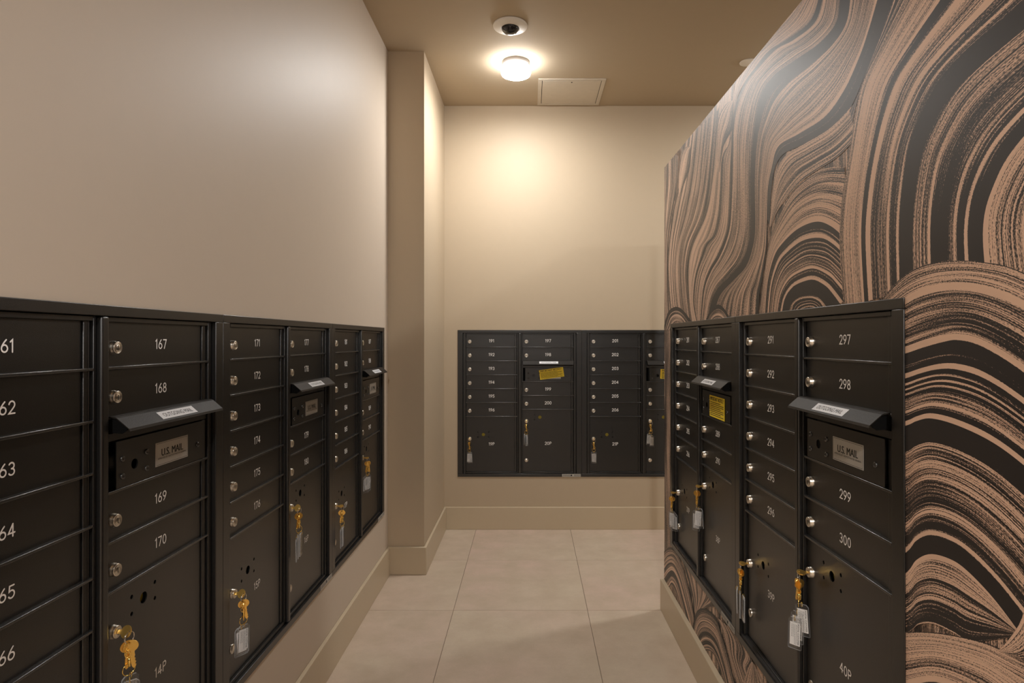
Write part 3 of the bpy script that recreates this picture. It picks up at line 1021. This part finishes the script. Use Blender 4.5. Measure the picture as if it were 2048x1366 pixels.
for first, pr, side, loc, rz, notice, bl, lab in (
        (161, ('13P', '14P'), 'l', (X_LEFT, LEFT_Y[0], LEFT_Z), PI / 2, None, True, 'black mailbox cabinet on the left wall, boxes 161 to 170, nearest the camera'),
        (171, ('15P', '16P'), 'l', (X_LEFT, LEFT_Y[1], LEFT_Z), PI / 2, None, True, 'black mailbox cabinet on the left wall, boxes 171 to 180, middle one'),
        (181, ('17P', '18P'), 'l', (X_LEFT, LEFT_Y[2], LEFT_Z), PI / 2, None, True, 'black mailbox cabinet on the left wall, boxes 181 to 190, farthest in'),
        (191, ('19P', '20P'), 'b', (BACK_X[0], Y_BACK, BACK_Z), 0, (math.radians(-8), -.003, .011, (1.0, 1, 1.02)), True, 'black mailbox cabinet on the back wall, boxes 191 to 200, yellow notice'),
        (201, ('21P', '22P'), 'b', (BACK_X[1], Y_BACK, BACK_Z), 0, (math.radians(3), -.022, .004, (1.0, 1, 1.02)), True, 'black mailbox cabinet on the back wall, boxes 201 up, half hidden by the partition'),
        (281, ('37P', '38P'), 'r', (R_X0 - .01 * RIGHT_Y[0], RIGHT_Y[0], RIGHT_Z), R_ROT, (math.radians(0), -.003, -.001, (.98, 1, 1.18)), True, 'black mailbox cabinet on the patterned partition, boxes 281 to 290, farther one'),
        (291, ('39P', '40P'), 'r', (R_X0 - .01 * RIGHT_Y[1], RIGHT_Y[1], RIGHT_Z), R_ROT, None, True, 'black mailbox cabinet on the patterned partition, boxes 291 to 300, nearer one')):
    tl = {'l': TILT_L, 'b': 0.0, 'r': TILT_R}[side]
    if side == 'l':
        loc = (loc[0], loc[1], loc[2] + TILT_L * (3.02 - loc[1]) - .0035)
    if side == 'r':
        loc = (loc[0], loc[1], loc[2] + .0037 * (1.39 - loc[1]) - .011)
    cab = cabinet(first, pr, lab, loc, rz, notice, bl, tl)
    if side == 'r':
        cab.scale.z = 1.012                      # this run is a touch taller than the others

# ------------------------------------------------------------------ key bunches hanging in the parcel locks
def key_mesh():
    def make():
        out = []
        for i in range(25):
            a = math.radians(-68 + 316 * i / 24)
            out.append((.0130 * math.cos(a), .0108 * math.sin(a)))
        teeth = [(-.0040, -.0150), (-.0040, -.0360), (-.0018, -.0400), (.0012, -.0385), (.0030, -.0350), (.0016, -.0325), (.0038, -.0300), (.0022, -.0270), (.0036, -.0240), (.0022, -.0215), (.0040, -.0185), (.0040, -.0140)]
        me = plate('key', out + teeth, [circle(0, .0062, .0021, 12)], .0021)
        return MB().add_mesh(me, 'brass', Matrix.Translation((0, -.00105, 0))).mesh('key')
    return once('key', make)

def tag_mesh():
    def make():
        b = MB()
        me = plate('tag', [(-.0135, -.0700), (.0135, -.0700), (.0142, -.0690), (.0142, -.0050), (.0095, 0), (-.0095, 0), (-.0142, -.0050), (-.0142, -.0690)], [circle(0, -.0045, .0017, 10)], .0036)
        b.add_mesh(me, 'clear', Matrix.Translation((0, -.0018, 0)))
        b.mi('clear_edge')
        for f in b.bm.faces:
            f.normal_update()
            if abs(f.normal.y) < 0.5:
                f.material_index = 1
        return b.mesh('key_tag')
    return once('tag', make)

def insert_mesh():
    def make():
        b = MB()
        b.quad([(-.0112, 0, -.0620), (.0112, 0, -.0620), (.0112, 0, -.0105), (-.0112, 0, -.0105)], 'paper')
        rng = random.Random(2)
        for side in (1, -1):
            mt = Matrix.Translation((.0074 * 1, -.0007 * side, -.0360)) @ Matrix.Rotation(PI / 2, 4, 'Y')
            if side < 0:
                mt = Matrix.Rotation(PI, 4, 'Z') @ Matrix.Translation((.0074, -.0007, -.0360)) @ Matrix.Rotation(PI / 2, 4, 'Y')
            b.add_mesh(text_mesh('POSTAL CUSTOMER', .0470, .0034), 'ink', mt)
            for r in range(4):
                xx = (.0030 - r * .0032) * side
                z = -.0150
                end = -.0580 if r < 2 else -.0420
                while z > end:
                    l = rng.uniform(.0015, .0045)
                    y = -.0007 * side
                    b.quad([(xx - .0004, y, z), (xx + .0004, y, z), (xx + .0004, y, z - l), (xx - .0004, y, z - l)], 'grey_ink')
                    z -= l + .0009
        return b.mesh('paper_insert')
    return once('insert', make)

def key_bunch(num, label, tags, keys, turn=0.0):
    """tags: (turn about z, tilt, drop, dx, dy); keys: (turn, tilt)"""
    cab, p = LOCKS[num]
    rz = cab.rotation_euler.z
    c = cab.matrix_basis @ p
    t = thing('key_bunch', label, 'keys', c, rz, 'bunches of keys left in parcel locker locks')
    # key in the lock: its blade runs into the lock along +y
    r = Matrix.Rotation(turn, 4, 'Y') @ Matrix.Rotation(PI / 2, 4, 'Z') @ Matrix.Rotation(PI / 2, 4, 'Y')
    base = Matrix(((0, 1, 0, 0), (0, 0, -1, 0), (-1, 0, 0, 0), (0, 0, 0, 1)))   # key x->-z, key y->x (thickness), key z->-y
    k = put('inserted_key', key_mesh(), t)
    k.scale = (.84, 1, .84)
    rot = Matrix.Rotation(turn, 3, 'Y') @ base.to_3x3()
    k.rotation_euler = rot.to_euler()
    k.location = (0, -.0150, 0)
    hy = -.0150 - .0052
    b = MB()
    b.torus((0, hy, -.0100), (0.25, 1, 0), .0098, .00055, 'steel', 28, 6)
    b.torus((.0004, hy - .0009, -.0101), (0.18, 1, 0), .0098, .00055, 'steel', 28, 6)
    b.build('key_ring', t)
    zb = -.0195
    for i, (a, tilt) in enumerate(keys):
        kk = put('hanging_key', key_mesh(), t, (0, hy - .0010 * i, zb), (0, tilt, a))
        off = Matrix.Rotation(a, 3, 'Z') @ Matrix.Rotation(tilt, 3, 'Y') @ Vector((0, 0, -.0062))
        kk.location = Vector((0, hy - .0024 * i + .0012, zb)) + off
    b = MB()
    b.torus((.001, hy, zb - .0055), (1, .3, 0), .0058, .0009, 'gold', 18, 8, 0.7, 1.2)
    b.torus((-.001, hy + .001, zb - .0150), (.3, 1, 0), .0052, .0010, 'gold', 18, 8, 0.75, 1.1)
    b.torus((.001, hy, zb - .0240), (1, -.2, 0), .0052, .0010, 'gold', 18, 8, 0.75, 1.1)
    b.lathe([(0, 0), (.0028, -.001), (.0034, -.006), (.0028, -.012), (.0018, -.0135), (.0026, -.016), (0, -.0175)], (.0005, hy, zb - .0265), (0, 0, 1), 'gold', 14)
    b.build('swivel_chain', t)
    lz = MB()                                    # a second, looser chain beside the swivel
    lz.torus((-.0048, hy + .0015, zb - .0070), (.4, 1, .2), .0070, .0008, 'gold', 20, 8, 0.8, 1.2)
    lz.torus((-.0030, hy + .0010, zb - .0190), (1, .5, 0), .0056, .0009, 'gold', 18, 8, 0.75, 1.15)
    lz.torus((.0042, hy + .0010, zb - .0330), (.2, 1, 0), .0062, .0009, 'gold', 18, 8, 0.8, 1.15)
    lz.build('loose_chain', t)
    zr = zb - .0470
    MB().torus((-.001, hy, zr), (.5, 1, 0), .0108, .0009, 'gold', 26, 8).build('tag_ring', t)
    for i, (a, tilt, drop, dx, dy) in enumerate(tags):
        top = Vector((dx, hy + dy, zr - .0130 - drop))
        g = put('key_tag', tag_mesh(), t, top, (0, tilt, a))
        put('paper_insert', insert_mesh(), g)
        lk = MB()
        lk.torus((0, 0, .0000), (1, 0, 0), .0048, .0006, 'gold', 16, 6, 0.8, 1.25)
        lk.build('tag_link', g)

D_ = math.radians
key_bunch('14P', 'brass keys hanging in the lock of parcel door 14P, nearest on the left wall',
          [(D_(-30), .06, .0, .004, .0), (D_(-62), -.10, .006, -.004, -.004), (D_(-45), .02, .012, .0, .005)], [(D_(-40), .05), (D_(-75), -.18)], D_(25))
key_bunch('15P', 'brass keys and clear tags hanging in the lock of parcel door 15P',
          [(D_(-38), .03, .0, .002, .0), (D_(-42), -.03, .004, -.002, .005), (D_(-34), .0, .008, .002, .009)], [(D_(-60), -.22), (D_(20), .1)], D_(35))
key_bunch('16P', 'brass keys and edge-on tags hanging in the lock of parcel door 16P',
          [(D_(8), .06, .0, .004, -.004), (D_(22), -.02, .006, -.002, .003), (D_(16), -.10, .016, -.006, .006)], [(D_(-45), .1), (D_(15), -.1)], D_(30))
key_bunch('17P', 'brass keys and edge-on tags hanging in the lock of parcel door 17P',
          [(D_(12), .06, .0, .003, -.003), (D_(20), -.02, .004, .001, .002), (D_(14), -.08, .010, -.003, .005)], [(D_(-70), .1), (D_(10), -.15)], D_(80))
key_bunch('18P', 'brass keys and white tags hanging in the lock of parcel door 18P, left wall end',
          [(D_(-48), .02, -.004, .002, .0), (D_(-40), -.03, .0, -.002, .005), (D_(-45), .02, .006, .0, .009)], [(D_(-60), .15), (D_(-30), -.2)], D_(85))
key_bunch('19P', 'brass keys and white tags hanging in the lock of parcel door 19P',
          [(D_(6), .0, .0, .002, .0), (D_(-8), .03, .003, -.003, .006), (D_(4), -.03, .005, .004, .010)], [(D_(80), .06), (D_(70), -.08)], D_(10))
key_bunch('20P', 'brass keys with three edge-on grey tags in the lock of parcel door 20P',
          [(D_(78), .0, -.002, -.010, .0), (D_(82), .0, .004, -.001, .0), (D_(76), -.0, .004, .007, .0)], [(D_(95), .0), (D_(85), -.45)], D_(0))
key_bunch('21P', 'brass keys and white tags hanging in the lock of parcel door 21P',
          [(D_(4), .0, .0, .0, .0), (D_(-12), .02, .004, .004, .006), (D_(10), -.03, .002, -.004, .010)], [(D_(75), .08), (D_(88), -.06)], D_(5))
key_bunch('22P', 'brass keys and white tags in the back wall lock beside the partition edge',
          [(D_(5), .0, .010, .006, .0), (D_(-14), .05, -.002, -.008, .006), (D_(30), .10, .0, -.010, .010)], [(D_(60), .1), (D_(85), -.1)], D_(15))
key_bunch('37P', 'brass keys and white tags in the lock of parcel door 37P, at the partition end',
          [(D_(40), .0, -.004, .0, .0), (D_(46), .03, .004, -.002, .006), (D_(42), -.03, .010, .002, .010)], [(D_(60), .05), (D_(20), -.1)], D_(-85))
key_bunch('38P', 'brass keys and white tags hanging in the lock of parcel door 38P',
          [(D_(44), .0, .010, -.004, -.002), (D_(52), .06, -.002, .006, .004), (D_(26), -.08, .0, -.002, .010)], [(D_(50), .05), (D_(10), -.12)], D_(-82))
key_bunch('39P', 'brass keys and edge-on clear tags hanging in the lock of parcel door 39P',
          [(D_(-8), .0, .012, .005, .006), (D_(-18), .02, .002, .0, -.002), (D_(-24), .12, -.008, -.004, -.008)], [(D_(25), .05), (D_(-30), .14)], D_(-80))
key_bunch('40P', 'brass keys and white tags in the lock of parcel door 40P, nearest on the partition',
          [(D_(44), -.06, -.010, .005, .004), (D_(40), .02, .010, -.002, -.002), (D_(46), .02, .024, -.003, -.007)], [(D_(110), .0), (D_(5), .16)], D_(-80))
